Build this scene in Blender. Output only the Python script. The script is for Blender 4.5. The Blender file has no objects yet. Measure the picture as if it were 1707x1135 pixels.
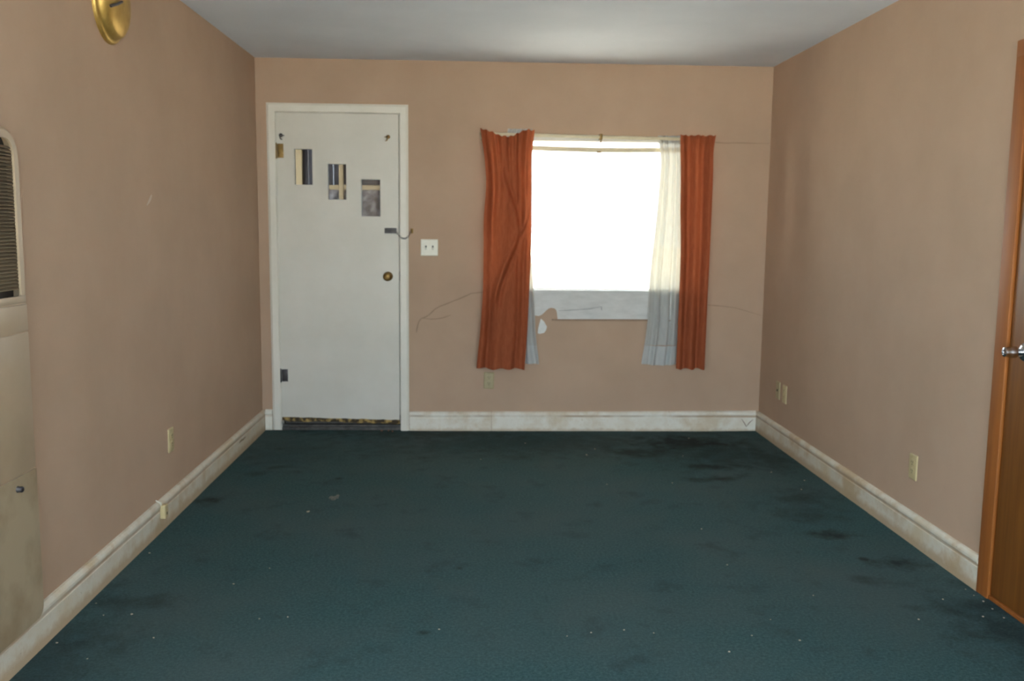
import bpy, bmesh, math, random
from mathutils import Vector, Matrix

random.seed(7)
S = bpy.context.scene
COL = S.collection
W, H = 3.3767, 2.44            # room width (x) and ceiling height (z); the far wall is the plane y = 0
REAR = -7.4                    # the wall behind the photographer
PI = math.pi

# ------------------------------------------------------------------ camera
cam_d = bpy.data.cameras.new('camera'); cam = bpy.data.objects.new('camera', cam_d); COL.objects.link(cam)
F_PX, PITCH, YAW, ROLL = 1523.87, 0.12389, 0.04209, 0.010726
fw = Vector((math.sin(YAW) * math.cos(PITCH), math.cos(YAW) * math.cos(PITCH), -math.sin(PITCH)))
rt = fw.cross(Vector((0, 0, 1))).normalized(); up = rt.cross(fw)
r2 = rt * math.cos(ROLL) + up * math.sin(ROLL); u2 = up * math.cos(ROLL) - rt * math.sin(ROLL)
cam.matrix_world = Matrix(((r2.x, u2.x, -fw.x, 1.4165), (r2.y, u2.y, -fw.y, -6.1086), (r2.z, u2.z, -fw.z, 1.3795), (0, 0, 0, 1)))
cam_d.sensor_fit = 'HORIZONTAL'; cam_d.sensor_width = 23.5; cam_d.lens = F_PX / 1707 * 23.5
cam_d.clip_start = 0.02; cam_d.clip_end = 300
cam_d.dof.use_dof = True; cam_d.dof.focus_distance = 1.55; cam_d.dof.aperture_fstop = 6.3   # the shot is a little out of focus
S.camera = cam

# ------------------------------------------------------------------ world, sun, exposure
wd = bpy.data.worlds.new('sky'); S.world = wd; wd.use_nodes = True
bg = wd.node_tree.nodes['Background']; bg.inputs[0].default_value = (0.74, 0.875, 1.0, 1); bg.inputs[1].default_value = 1.15
sun_d = bpy.data.lights.new('sun', 'SUN'); sun_d.energy = 6.5; sun_d.angle = 0.01; sun_d.color = (1.0, 0.93, 0.80)
sun = bpy.data.objects.new('sun', sun_d); COL.objects.link(sun)
sun.rotation_euler = Vector((-0.22, -0.50, -0.86)).to_track_quat('-Z', 'Y').to_euler()      # high, from the street side
sun.location = (4, 8, 12)
def portal(name, loc, rot, sx, sy):
    d = bpy.data.lights.new(name, 'AREA'); d.shape = 'RECTANGLE'; d.size = sx; d.size_y = sy; d.cycles.is_portal = True
    o = bpy.data.objects.new(name, d); COL.objects.link(o); o.location = loc; o.rotation_euler = rot
WX0, WX1, WZ0, WZ1 = 1.54, 2.90, 0.955, 1.955        # window in the far wall
RX0, RX1, RZ0, RZ1 = 0.15, 3.25, 0.06, 2.30          # unseen window added behind the photographer to brighten the room
portal('portal_front', ((WX0 + WX1) / 2, 0.11, (WZ0 + WZ1) / 2), (-PI / 2, 0, 0), WX1 - WX0, WZ1 - WZ0)
LY0, LY1, LZ0, LZ1 = -5.75, -4.5, 0.68, 2.04        # unseen window added in the left wall to brighten the right wall
portal('portal_left', (-0.11, (LY0 + LY1) / 2, (LZ0 + LZ1) / 2), (0, PI / 2 + PI, 0), LZ1 - LZ0, LY1 - LY0)
portal('portal_rear', ((RX0 + RX1) / 2, REAR - 0.11, (RZ0 + RZ1) / 2), (PI / 2, 0, 0), RX1 - RX0, RZ1 - RZ0)
S.view_settings.view_transform = 'Standard'; S.view_settings.look = 'None'
S.view_settings.exposure = 3.35; S.view_settings.gamma = 1.0; S.view_settings.use_curve_mapping = False
S.cycles.diffuse_bounces = 6; S.cycles.max_bounces = 12; S.cycles.transparent_max_bounces = 12

# ------------------------------------------------------------------ materials
def new_mat(name):
    m = bpy.data.materials.new(name); m.use_nodes = True
    nt = m.node_tree
    return m, nt, nt.nodes['Principled BSDF']
def nd(nt, t, **kw):
    n = nt.nodes.new(t)
    for k, v in kw.items(): setattr(n, k, v)
    return n
def noise(nt, scale, detail=4, rough=0.55, vec=None, stretch=None):
    tc = nd(nt, 'ShaderNodeTexCoord'); src = tc.outputs['Object']
    if stretch:
        mp = nd(nt, 'ShaderNodeMapping'); mp.inputs['Scale'].default_value = stretch
        nt.links.new(src, mp.inputs[0]); src = mp.outputs[0]
    n = nd(nt, 'ShaderNodeTexNoise'); n.inputs['Scale'].default_value = scale
    n.inputs['Detail'].default_value = detail; n.inputs['Roughness'].default_value = rough
    nt.links.new(src, n.inputs['Vector'])
    return n
def ramp(nt, src, stops):
    r = nd(nt, 'ShaderNodeValToRGB'); nt.links.new(src, r.inputs[0])
    e = r.color_ramp.elements
    while len(e) < len(stops): e.new(0.5)
    for k, (p, c) in enumerate(stops):
        e[k].position = p; e[k].color = (*c, 1) if len(c) == 3 else c
    return r
def mixc(nt, fac, a, b):
    m = nd(nt, 'ShaderNodeMix', data_type='RGBA')
    if isinstance(fac, float): m.inputs[0].default_value = fac
    else: nt.links.new(fac, m.inputs[0])
    for i, v in ((6, a), (7, b)):
        if isinstance(v, tuple): m.inputs[i].default_value = (*v, 1)
        else: nt.links.new(v, m.inputs[i])
    return m.outputs[2]
def bump(nt, bsdf, src, strength, dist):
    b = nd(nt, 'ShaderNodeBump'); b.inputs['Strength'].default_value = strength; b.inputs['Distance'].default_value = dist
    nt.links.new(src, b.inputs['Height']); nt.links.new(b.outputs[0], bsdf.inputs['Normal'])
def paint(name, c1, c2, scale=6, rough=0.55, bs=300, bstr=0.15, lo=0.35, hi=0.65, metallic=0.0, stretch=None, spec=0.4):
    m, nt, b = new_mat(name)
    n = noise(nt, scale, 5, 0.6, stretch=stretch)
    r = ramp(nt, n.outputs[0], [(lo, c1), (hi, c2)])
    nt.links.new(r.outputs[0], b.inputs['Base Color'])
    b.inputs['Roughness'].default_value = rough; b.inputs['Metallic'].default_value = metallic
    b.inputs['Specular IOR Level'].default_value = spec
    if bstr: bump(nt, b, noise(nt, bs, 2).outputs[0], bstr, 0.002)
    return m
M = {}
M['wall'] = paint('wall_paint', (0.475, 0.335, 0.24), (0.525, 0.372, 0.27), 1.6, 0.75, 120, 0.25, spec=0.2)
M['ceiling'] = paint('ceiling_paint', (0.68, 0.735, 0.83), (0.73, 0.785, 0.88), 2.0, 0.8, 90, 0.3, spec=0.2)
M['door'] = paint('door_white_paint', (0.66, 0.63, 0.565), (0.72, 0.69, 0.63), 2.5, 0.4, 200, 0.1)
M['casing'] = paint('casing_white_paint', (0.77, 0.735, 0.65), (0.82, 0.79, 0.72), 5, 0.4, 150, 0.1)
M['white'] = paint('white_board_paint', (0.56, 0.555, 0.54), (0.66, 0.655, 0.64), 7, 0.5, 120, 0.15, stretch=(1, 1, 3))
M['frame'] = paint('window_frame_paint', (0.66, 0.64, 0.60), (0.72, 0.70, 0.66), 9, 0.45)
M['ivory'] = paint('ivory_plastic', (0.54, 0.44, 0.24), (0.58, 0.48, 0.27), 30, 0.35, bstr=0)
M['white_plastic'] = paint('white_plastic', (0.78, 0.76, 0.66), (0.82, 0.80, 0.70), 30, 0.35, bstr=0)
M['greenish'] = paint('aged_ivory_plastic', (0.40, 0.33, 0.18), (0.45, 0.37, 0.21), 30, 0.4, bstr=0)
M['slot'] = paint('dark_slot', (0.03, 0.025, 0.02), (0.05, 0.04, 0.03), 40, 0.6, bstr=0)
M['brass'] = paint('polished_brass', (0.46, 0.29, 0.07), (0.62, 0.42, 0.13), 14, 0.46, 60, 0.12, metallic=0.75)
M['old_brass'] = paint('tarnished_brass', (0.17, 0.10, 0.03), (0.30, 0.18, 0.055), 40, 0.4, 200, 0.2, metallic=0.6)
M['dark_metal'] = paint('dark_steel', (0.05, 0.045, 0.05), (0.09, 0.08, 0.08), 40, 0.4, 200, 0.2, metallic=0.5)
M['steel'] = paint('chrome_steel', (0.55, 0.55, 0.57), (0.68, 0.68, 0.70), 30, 0.18, bstr=0, metallic=1.0)
M['threshold'] = paint('worn_aluminium', (0.055, 0.052, 0.05), (0.12, 0.11, 0.10), 25, 0.6, 200, 0.2, metallic=0.1)
M['frayed'] = paint('frayed_weatherstrip', (0.06, 0.04, 0.02), (0.50, 0.33, 0.11), 28, 0.8, 120, 0.4, 0.46, 0.62)
M['heater'] = paint('beige_enamel', (0.415, 0.31, 0.205), (0.475, 0.36, 0.245), 3, 0.38, 200, 0.05)
M['heater_lower'] = paint('mottled_brown_enamel', (0.27, 0.19, 0.11), (0.42, 0.33, 0.22), 4, 0.4, 200, 0.05, 0.3, 0.6)  # lower panel enamel, mottled darker and browner
M['louvre'] = paint('brown_louvre_enamel', (0.20, 0.15, 0.095), (0.27, 0.21, 0.14), 8, 0.45, bstr=0)
M['cavity'] = paint('dark_cavity', (0.06, 0.05, 0.045), (0.09, 0.075, 0.06), 8, 0.7, bstr=0)
M['rod'] = paint('cream_enamelled_rod', (0.62, 0.55, 0.38), (0.70, 0.62, 0.45), 20, 0.35, bstr=0)
M['crack'] = paint('plaster_crack', (0.30, 0.205, 0.145), (0.36, 0.25, 0.18), 60, 0.9, bstr=0)
M['crease'] = paint('grey_crease', (0.36, 0.36, 0.36), (0.45, 0.45, 0.45), 40, 0.8, bstr=0)
M['scuff'] = paint('bare_plaster_scuff', (0.60, 0.50, 0.42), (0.66, 0.56, 0.48), 60, 0.9, bstr=0)
M['flake'] = paint('curled_paint_flake', (0.66, 0.67, 0.66), (0.72, 0.73, 0.72), 20, 0.6, bstr=0)
M['tan_wood'] = paint('tan_painted_timber', (0.40, 0.30, 0.15), (0.48, 0.36, 0.20), 8, 0.6, stretch=(6, 6, 0.6))
M['dark_board'] = paint('dark_slate_boards', (0.018, 0.019, 0.026), (0.03, 0.031, 0.04), 10, 0.7, stretch=(6, 6, 0.5))
M['mottled'] = paint('painted_light_glimpses', (0.05, 0.045, 0.045), (0.36, 0.33, 0.32), 16, 0.5, 40, 0.5, 0.42, 0.68)  # grey mottle paints glimpses of light seen through the panes
M['crumb'] = paint('pale_crumb', (0.32, 0.27, 0.21), (0.50, 0.44, 0.36), 90, 0.9, bstr=0)
M['lint'] = paint('grey_lint', (0.11, 0.115, 0.11), (0.19, 0.185, 0.17), 60, 0.95, bstr=0)
M['crumb_red'] = paint('rusty_crumb', (0.22, 0.10, 0.06), (0.34, 0.17, 0.10), 90, 0.9, bstr=0)
M['concrete'] = paint('pale_concrete', (0.46, 0.44, 0.40), (0.56, 0.53, 0.48), 1.2, 0.9, 30, 0.3)
M['porch_roof'] = paint('porch_soffit_paint', (0.55, 0.53, 0.48), (0.62, 0.60, 0.55), 3, 0.7)

def wood(name, dark, light, rough=0.3):
    m, nt, b = new_mat(name)
    n = noise(nt, 5, 6, 0.6, stretch=(9, 9, 0.45))
    r = ramp(nt, n.outputs[0], [(0.3, dark), (0.7, light)])
    nt.links.new(r.outputs[0], b.inputs['Base Color']); b.inputs['Roughness'].default_value = rough
    bump(nt, b, n.outputs[0], 0.1, 0.002)
    return m
M['wood_door'] = wood('varnished_door_veneer', (0.155, 0.052, 0.006), (0.25, 0.09, 0.012), 0.45)
M['wood_casing'] = wood('varnished_casing', (0.27, 0.08, 0.014), (0.36, 0.12, 0.022), 0.5)

# baseboards: old white paint, rubbed through to tan along the moulding line and the foot
def baseboard_mat(name, c_a, c_b, c_c, foot_k, f0, f1, line_lo):
    m, nt, b = new_mat(name)
    tc = nd(nt, 'ShaderNodeTexCoord'); sp = nd(nt, 'ShaderNodeSeparateXYZ'); nt.links.new(tc.outputs['Object'], sp.inputs[0])
    n = noise(nt, 3.5, 5, 0.65)
    base = ramp(nt, n.outputs[0], [(0.36, c_a), (0.50, c_b), (0.66, c_c)])
    n2 = noise(nt, 22, 4, 0.7)
    ad = nd(nt, 'ShaderNodeMath', operation='MULTIPLY_ADD'); ad.inputs[1].default_value = 0.05
    nt.links.new(n2.outputs[0], ad.inputs[0]); nt.links.new(sp.outputs[2], ad.inputs[2])
    fmask = ramp(nt, ad.outputs[0], [(f0, (foot_k,) * 3), (f1, (0, 0, 0))])
    c = mixc(nt, fmask.outputs[0], base.outputs[0], (0.50, 0.36, 0.22))
    line = ramp(nt, sp.outputs[2], [(0.094, (0, 0, 0)), (0.099, (1, 1, 1)), (0.107, (1, 1, 1)), (0.112, (0, 0, 0))])
    nl = ramp(nt, noise(nt, 4, 4).outputs[0], [(0.4, (line_lo,) * 3), (0.6, (0.85, 0.85, 0.85))])
    mm = nd(nt, 'ShaderNodeMath', operation='MULTIPLY'); nt.links.new(line.outputs[0], mm.inputs[0]); nt.links.new(nl.outputs[0], mm.inputs[1])
    c = mixc(nt, mm.outputs[0], c, (0.46, 0.32, 0.20))
    sp_ = ramp(nt, noise(nt, 55, 3, 0.7).outputs[0], [(0.66, (0, 0, 0)), (0.74, (0.7, 0.7, 0.7))])
    c = mixc(nt, sp_.outputs[0], c, (0.30, 0.24, 0.17))
    nt.links.new(c, b.inputs['Base Color']); b.inputs['Roughness'].default_value = 0.55
    bump(nt, b, noise(nt, 60, 3).outputs[0], 0.2, 0.002)
    return m
M['baseboard'] = baseboard_mat('tan_stained_baseboard_paint', (0.56, 0.43, 0.28), (0.70, 0.655, 0.56), (0.64, 0.54, 0.39), 0.85, 0.048, 0.075, 0.45)
M['baseboard_white'] = baseboard_mat('white_baseboard_paint', (0.68, 0.58, 0.44), (0.82, 0.785, 0.70), (0.74, 0.67, 0.55), 0.6, 0.030, 0.05, 0.0)

# carpet: teal cut pile with dark oily stains and broad darker areas that have their own shapes and places
def carpet_mat():
    m, nt, b = new_mat('teal_carpet')
    tc = nd(nt, 'ShaderNodeTexCoord')
    fine = noise(nt, 90, 4, 0.85)
    col = ramp(nt, fine.outputs[0], [(0.30, (0.020, 0.048, 0.052)), (0.5, (0.041, 0.090, 0.096)), (0.70, (0.082, 0.145, 0.150))]).outputs[0]
    wear = ramp(nt, noise(nt, 1.3, 5, 0.6).outputs[0], [(0.38, (0, 0, 0)), (0.7, (0.55, 0.55, 0.55))])
    col = mixc(nt, wear.outputs[0], col, (0.082, 0.106, 0.106))
    dirt = ramp(nt, noise(nt, 5.0, 5, 0.65).outputs[0], [(0.56, (0, 0, 0)), (0.74, (0.65, 0.65, 0.65))])
    col = mixc(nt, dirt.outputs[0], col, (0.028, 0.042, 0.047))
    wob = noise(nt, 9, 5, 0.65)
    # stains and broad darker areas: x, y, radius x, radius y, strength
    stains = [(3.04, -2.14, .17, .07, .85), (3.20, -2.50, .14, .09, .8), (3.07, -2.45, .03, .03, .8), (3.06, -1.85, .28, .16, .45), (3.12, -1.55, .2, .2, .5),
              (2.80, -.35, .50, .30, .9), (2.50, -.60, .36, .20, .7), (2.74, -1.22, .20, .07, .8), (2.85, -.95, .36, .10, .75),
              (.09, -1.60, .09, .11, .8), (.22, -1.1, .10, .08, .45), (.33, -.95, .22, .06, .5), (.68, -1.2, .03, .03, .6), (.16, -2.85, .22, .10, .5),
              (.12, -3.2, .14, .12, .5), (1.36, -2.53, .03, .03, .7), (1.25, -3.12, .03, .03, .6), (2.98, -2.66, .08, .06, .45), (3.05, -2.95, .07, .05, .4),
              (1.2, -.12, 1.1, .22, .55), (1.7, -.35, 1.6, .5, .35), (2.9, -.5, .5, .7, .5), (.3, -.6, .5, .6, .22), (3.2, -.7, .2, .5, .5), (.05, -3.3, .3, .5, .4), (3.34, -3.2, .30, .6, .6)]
    total = None
    for (x, y, rx, ry, k) in stains:
        mp = nd(nt, 'ShaderNodeMapping'); mp.inputs['Location'].default_value = (-x / rx, -y / ry, 0); mp.inputs['Scale'].default_value = (1 / rx, 1 / ry, 0)
        nt.links.new(tc.outputs['Object'], mp.inputs[0])
        ln = nd(nt, 'ShaderNodeVectorMath', operation='LENGTH'); nt.links.new(mp.outputs[0], ln.inputs[0])
        sub = nd(nt, 'ShaderNodeMath', operation='MULTIPLY_ADD'); sub.inputs[1].default_value = 2.8
        nt.links.new(wob.outputs[0], sub.inputs[0]); nt.links.new(ln.outputs['Value'], sub.inputs[2])
        mr = nd(nt, 'ShaderNodeMapRange', interpolation_type='SMOOTHSTEP'); mr.inputs[1].default_value = 1.35; mr.inputs[2].default_value = 2.5
        mr.inputs[3].default_value = k; mr.inputs[4].default_value = 0
        nt.links.new(sub.outputs[0], mr.inputs[0])
        if total is None: total = mr.outputs[0]
        else:
            mx = nd(nt, 'ShaderNodeMath', operation='MAXIMUM'); nt.links.new(total, mx.inputs[0]); nt.links.new(mr.outputs[0], mx.inputs[1]); total = mx.outputs[0]
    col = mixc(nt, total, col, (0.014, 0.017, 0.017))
    dust = ramp(nt, noise(nt, 38, 2, 0.5).outputs[0], [(0.74, (0, 0, 0)), (0.80, (0.35, 0.35, 0.35))])
    col = mixc(nt, dust.outputs[0], col, (0.12, 0.12, 0.11))
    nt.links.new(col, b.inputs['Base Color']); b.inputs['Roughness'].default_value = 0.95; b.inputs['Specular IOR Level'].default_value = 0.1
    bump(nt, b, noise(nt, 220, 3, 0.8).outputs[0], 0.6, 0.004)
    return m
M['carpet'] = carpet_mat()

def cloth_mat(name, c1, c2, trans, tcol, clear=0.0, scale=90, stretch=(1, 1, 0.2), hem=None):
    m, nt, b = new_mat(name); nt.nodes.remove(b); out = nt.nodes['Material Output']
    r = ramp(nt, noise(nt, scale, 3, 0.6, stretch=stretch).outputs[0], [(0.35, c1), (0.65, c2)])
    di = nd(nt, 'ShaderNodeBsdfDiffuse'); nt.links.new(r.outputs[0], di.inputs[0])
    tr = nd(nt, 'ShaderNodeBsdfTranslucent'); tr.inputs[0].default_value = (*tcol, 1)
    mx = nd(nt, 'ShaderNodeMixShader'); mx.inputs[0].default_value = trans
    nt.links.new(di.outputs[0], mx.inputs[1]); nt.links.new(tr.outputs[0], mx.inputs[2]); res = mx.outputs[0]
    if clear:
        tp = nd(nt, 'ShaderNodeBsdfTransparent'); m2 = nd(nt, 'ShaderNodeMixShader'); m2.inputs[0].default_value = clear
        nt.links.new(res, m2.inputs[1]); nt.links.new(tp.outputs[0], m2.inputs[2]); res = m2.outputs[0]
    nt.links.new(res, out.inputs[0])
    return m
M['curtain'] = cloth_mat('terracotta_curtain_cloth', (0.315, 0.085, 0.038), (0.385, 0.112, 0.052), 0.14, (0.50, 0.12, 0.045))
M['sheer'] = cloth_mat('cream_sheer_voile', (0.52, 0.53, 0.52), (0.58, 0.59, 0.58), 0.20, (0.62, 0.54, 0.38), 0.03, 60)
M['sheer_hem'] = cloth_mat('cream_sheer_hem', (0.58, 0.60, 0.60), (0.64, 0.66, 0.66), 0.20, (0.62, 0.54, 0.40), 0.02, 60)

def glass_mat(name, gl, tint):
    m, nt, b = new_mat(name); nt.nodes.remove(b); out = nt.nodes['Material Output']
    tp = nd(nt, 'ShaderNodeBsdfTransparent'); tp.inputs[0].default_value = (*tint, 1)
    gs = nd(nt, 'ShaderNodeBsdfGlossy'); gs.inputs['Roughness'].default_value = 0.03
    mx = nd(nt, 'ShaderNodeMixShader'); mx.inputs[0].default_value = gl
    n = noise(nt, 8, 3); rr = ramp(nt, n.outputs[0], [(0.3, (gl * .8,) * 3), (0.7, (gl * 1.2,) * 3)]); nt.links.new(rr.outputs[0], mx.inputs[0])
    nt.links.new(tp.outputs[0], mx.inputs[1]); nt.links.new(gs.outputs[0], mx.inputs[2]); nt.links.new(mx.outputs[0], out.inputs[0])
    return m
M['glass'] = glass_mat('clear_window_glass', 0.05, (0.95, 0.97, 0.96))
M['dimmed_pane_glass'] = glass_mat('dimmed_door_glass', 0.06, (0.58, 0.58, 0.58))  # grey tint added to dim the view through the door panes
M['dimmed_glass'] = glass_mat('dimmed_window_glass', 0.05, (0.80, 0.80, 0.77))  # tint added to cut the daylight through the front window

# ------------------------------------------------------------------ mesh helpers
def mesh_from(name, bm, smooth=False):
    bmesh.ops.recalc_face_normals(bm, faces=bm.faces)
    me = bpy.data.meshes.new(name); bm.to_mesh(me); bm.free()
    if smooth:
        for p in me.polygons: p.use_smooth = True
    return me
def obj(name, bm, mat, parent=None, smooth=False, auto=None):
    me = mesh_from(name, bm, smooth); me.materials.append(M[mat])
    o = bpy.data.objects.new(name, me); COL.objects.link(o)
    if parent: o.parent = parent
    if auto is not None: me.set_sharp_from_angle(angle=math.radians(auto))
    return o
def tag(o, label, cat, group=None, kind=None):
    o['label'] = label; o['category'] = cat
    if group: o['group'] = group
    if kind: o['kind'] = kind
    return o
def empty(name, loc):
    o = bpy.data.objects.new(name, None); o.empty_display_size = 0.05; COL.objects.link(o); o.location = loc
    return o
def local(o, parent):                     # a part built in room coordinates, hung on a thing whose origin is elsewhere
    o.parent = parent; o.matrix_parent_inverse = Matrix.Translation(-parent.location)
    return o
def box(bm, x0, x1, y0, y1, z0, z1, bev=0.0, seg=2):
    v = [bm.verts.new(c) for c in ((x0, y0, z0), (x1, y0, z0), (x1, y1, z0), (x0, y1, z0), (x0, y0, z1), (x1, y0, z1), (x1, y1, z1), (x0, y1, z1))]
    fs = [bm.faces.new([v[i] for i in f]) for f in ((0, 3, 2, 1), (4, 5, 6, 7), (0, 1, 5, 4), (1, 2, 6, 5), (2, 3, 7, 6), (3, 0, 4, 7))]
    if bev:
        es = list({e for f in fs for e in f.edges})
        bmesh.ops.bevel(bm, geom=es, offset=bev, segments=seg, profile=0.6, affect='EDGES')
def B(name, x0, x1, y0, y1, z0, z1, mat, parent=None, bev=0.0):
    bm = bmesh.new(); box(bm, x0, x1, y0, y1, z0, z1, bev); o = obj(name, bm, mat, None, smooth=bool(bev), auto=40 if bev else None)
    if parent: local(o, parent)
    return o
def lathe(bm, prof, origin, axis, n=28):  # prof: (radius, distance along the axis)
    ax = Vector(axis).normalized(); a = ax.orthogonal().normalized(); c = ax.cross(a); O = Vector(origin)
    rings = []
    for r, h in prof:
        if r < 1e-6: rings.append([bm.verts.new(O + ax * h)])
        else: rings.append([bm.verts.new(O + ax * h + (a * math.cos(t) + c * math.sin(t)) * r) for t in (2 * PI * k / n for k in range(n))])
    for p, q in zip(rings, rings[1:]):
        for k in range(n):
            k2 = (k + 1) % n
            if len(p) == 1 and len(q) == 1: continue
            if len(p) == 1: bm.faces.new((p[0], q[k], q[k2]))
            elif len(q) == 1: bm.faces.new((p[k], q[0], p[k2]))
            else: bm.faces.new((p[k], q[k], q[k2], p[k2]))
    if len(rings[0]) > 1: bm.faces.new(rings[0])
    if len(rings[-1]) > 1: bm.faces.new(rings[-1][::-1])
def tube(bm, pts, r, n=8, flat=1.0):
    P = [Vector(p) for p in pts]; rings = []
    for i, p in enumerate(P):
        d = (P[min(i + 1, len(P) - 1)] - P[max(i - 1, 0)]).normalized()
        a = d.cross(Vector((0, 0, 1)));
        if a.length < 1e-4: a = d.cross(Vector((0, 1, 0)))
        a.normalize(); c = a.cross(d)
        rings.append([bm.verts.new(p + a * (r * flat * math.cos(t)) + c * (r * math.sin(t))) for t in (2 * PI * k / n for k in range(n))])
    for p, q in zip(rings, rings[1:]):
        for k in range(n): bm.faces.new((p[k], q[k], q[(k + 1) % n], p[(k + 1) % n]))
    bm.faces.new(rings[0]); bm.faces.new(rings[-1][::-1])
def holed(bm, u0, u1, v0, v1, t0, t1, holes, mp):
    """a slab in (u, v) from t0 to t1 with rectangular holes; mp(u, v, t) gives the room point"""
    us = sorted({u0, u1, *[h[0] for h in holes], *[h[1] for h in holes]}); vs = sorted({v0, v1, *[h[2] for h in holes], *[h[3] for h in holes]})
    inside = lambda i, j: not (0 <= i < len(us) - 1 and 0 <= j < len(vs) - 1) or any(h[0] - 1e-6 <= us[i] and us[i + 1] <= h[1] + 1e-6 and h[2] - 1e-6 <= vs[j] and vs[j + 1] <= h[3] + 1e-6 for h in holes)
    cache = {}
    def V(i, j, t):
        k = (i, j, t)
        if k not in cache: cache[k] = bm.verts.new(mp(us[i], vs[j], t))
        return cache[k]
    for i in range(len(us) - 1):
        for j in range(len(vs) - 1):
            if inside(i, j): continue
            for t in (t0, t1): bm.faces.new((V(i, j, t), V(i + 1, j, t), V(i + 1, j + 1, t), V(i, j + 1, t)))
            for (di, dj, a, b_) in ((-1, 0, (i, j), (i, j + 1)), (1, 0, (i + 1, j), (i + 1, j + 1)), (0, -1, (i, j), (i + 1, j)), (0, 1, (i, j + 1), (i + 1, j + 1))):
                if inside(i + di, j + dj): bm.faces.new((V(*a, t0), V(*b_, t0), V(*b_, t1), V(*a, t1)))
def prism(bm, poly, t0, t1, mp):
    a = [bm.verts.new(mp(u, v, t0)) for u, v in poly]; b_ = [bm.verts.new(mp(u, v, t1)) for u, v in poly]
    bm.faces.new(a); bm.faces.new(b_[::-1])
    for k in range(len(poly)): bm.faces.new((a[k], a[(k + 1) % len(poly)], b_[(k + 1) % len(poly)], b_[k]))
def strip(bm, A, Bv, t0, t1, mp):
    """a thin plate between two polylines of equal length"""
    R = [[bm.verts.new(mp(*p, t)) for p in L] for t in (t0, t1) for L in (A, Bv)]
    n = len(A)
    for k in range(n - 1):
        for a, b_ in ((0, 1), (1, 3), (3, 2), (2, 0)): bm.faces.new((R[a][k], R[a][k + 1], R[b_][k + 1], R[b_][k]))
    for k in (0, n - 1): bm.faces.new((R[0][k], R[1][k], R[3][k], R[2][k]))
def rounded(u0, u1, v0, v1, r, n=7, rs=None):
    rs = rs or (r, r, r, r); out = []
    for (cu, cv, a0, rr) in ((u1 - rs[0], v1 - rs[0], 0, rs[0]), (u0 + rs[1], v1 - rs[1], PI / 2, rs[1]), (u0 + rs[2], v0 + rs[2], PI, rs[2]), (u1 - rs[3], v0 + rs[3], 1.5 * PI, rs[3])):
        for k in range(n + 1):
            a = a0 + PI / 2 * k / n; out.append((cu + rr * math.cos(a), cv + rr * math.sin(a)))
    return out
back = lambda u, v, t: (u, t, v)          # far wall: u = x, v = z, t = depth
side = lambda u, v, t: (t, u, v)          # side walls: u = y, v = z, t = x

# ------------------------------------------------------------------ the shell
def structure(o, label, cat): return tag(o, label, cat, kind='structure')
TH = 0.13
bm = bmesh.new(); box(bm, 0, W, REAR, TH, -0.10, 0.0)
structure(obj('floor', bm, 'carpet'), 'dark teal carpet with black stains covering the whole floor', 'floor')
bm = bmesh.new(); box(bm, -TH, W + TH, REAR - TH, TH, H, H + 0.12)
structure(obj('ceiling', bm, 'ceiling'), 'plain pale grey ceiling over the empty room', 'ceiling')
DX0, DX1, DZ1 = 0.122, 0.928, 2.106        # front door opening
bm = bmesh.new(); holed(bm, -TH, W + TH, -0.10, H, 0, TH, [(DX0, DX1, -0.10, DZ1), (WX0, WX1, WZ0, WZ1)], back)
wall_back = structure(obj('wall_back', bm, 'wall'), 'far beige wall that holds the white door and the window', 'wall')
bm = bmesh.new(); holed(bm, REAR, 0, -0.10, H, -TH, 0, [(LY0, LY1, LZ0, LZ1)], side)
wall_left = structure(obj('wall_left', bm, 'wall'), 'left beige wall with the furnace and the brass sconce', 'wall')
EY0, EY1, EZ1 = -3.78, -2.868, 2.005        # wooden door opening in the right wall
bm = bmesh.new(); holed(bm, REAR, 0, -0.10, H, W, W + TH, [(EY0, EY1, -0.10, EZ1)], side)
wall_right = structure(obj('wall_right', bm, 'wall'), 'right beige wall ending at the varnished wooden door', 'wall')
bm = bmesh.new(); holed(bm, -TH, W + TH, -0.10, H, REAR - TH, REAR, [(RX0, RX1, RZ0, RZ1)], back)
structure(obj('wall_rear', bm, 'wall'), 'beige wall with a broad added window behind the photographer', 'wall')

# cracks and scuffs in the plaster
def crack(pts, w, parent, name='plaster_crack', t=-0.0015, mat='crack', mp=back):
    bm = bmesh.new(); L = []; n = len(pts)
    for i, (u, v) in enumerate(pts):
        a = Vector(pts[max(i - 1, 0)]); b_ = Vector(pts[min(i + 1, n - 1)]); d = (b_ - a).normalized(); k = w * (0.35 if i in (0, n - 1) else random.uniform(0.7, 1.2))
        L.append(((u - d.y * k, v + d.x * k), (u + d.y * k, v - d.x * k)))
    strip(bm, [p[0] for p in L], [p[1] for p in L], t, t + .0013, mp)
    o = obj(name, bm, mat, parent); return o
crack([(1.60, .944), (1.468, .942), (1.399, .934), (1.336, .905), (1.286, .885), (1.236, .864), (1.19, .846), (1.156, .827), (1.135, .806), (1.116, .787), (1.09, .772), (1.063, .762), (1.05, .745), (1.043, .726), (1.035, .69), (1.031, .665)], 0.0036, wall_back)
crack([(1.079, .764), (1.136, .759), (1.18, .763), (1.216, .771), (1.264, .788)], 0.003, wall_back)
crack([(2.98, 1.949), (3.03, 1.946), (3.078, 1.943), (3.14, 1.946), (3.198, 1.946), (3.28, 1.945), (3.371, 1.946)], 0.0022, wall_back)
crack([(2.96, .87), (3.039, .865), (3.11, .859), (3.183, .85), (3.28, .824), (3.37, .797)], 0.0022, wall_back)
sc = crack([(-2.055, 1.455), (-2.03, 1.47), (-2.005, 1.488), (-1.99, 1.50)], 0.008, wall_left, 'scuff', 0.0012, 'scuff', side)
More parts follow.
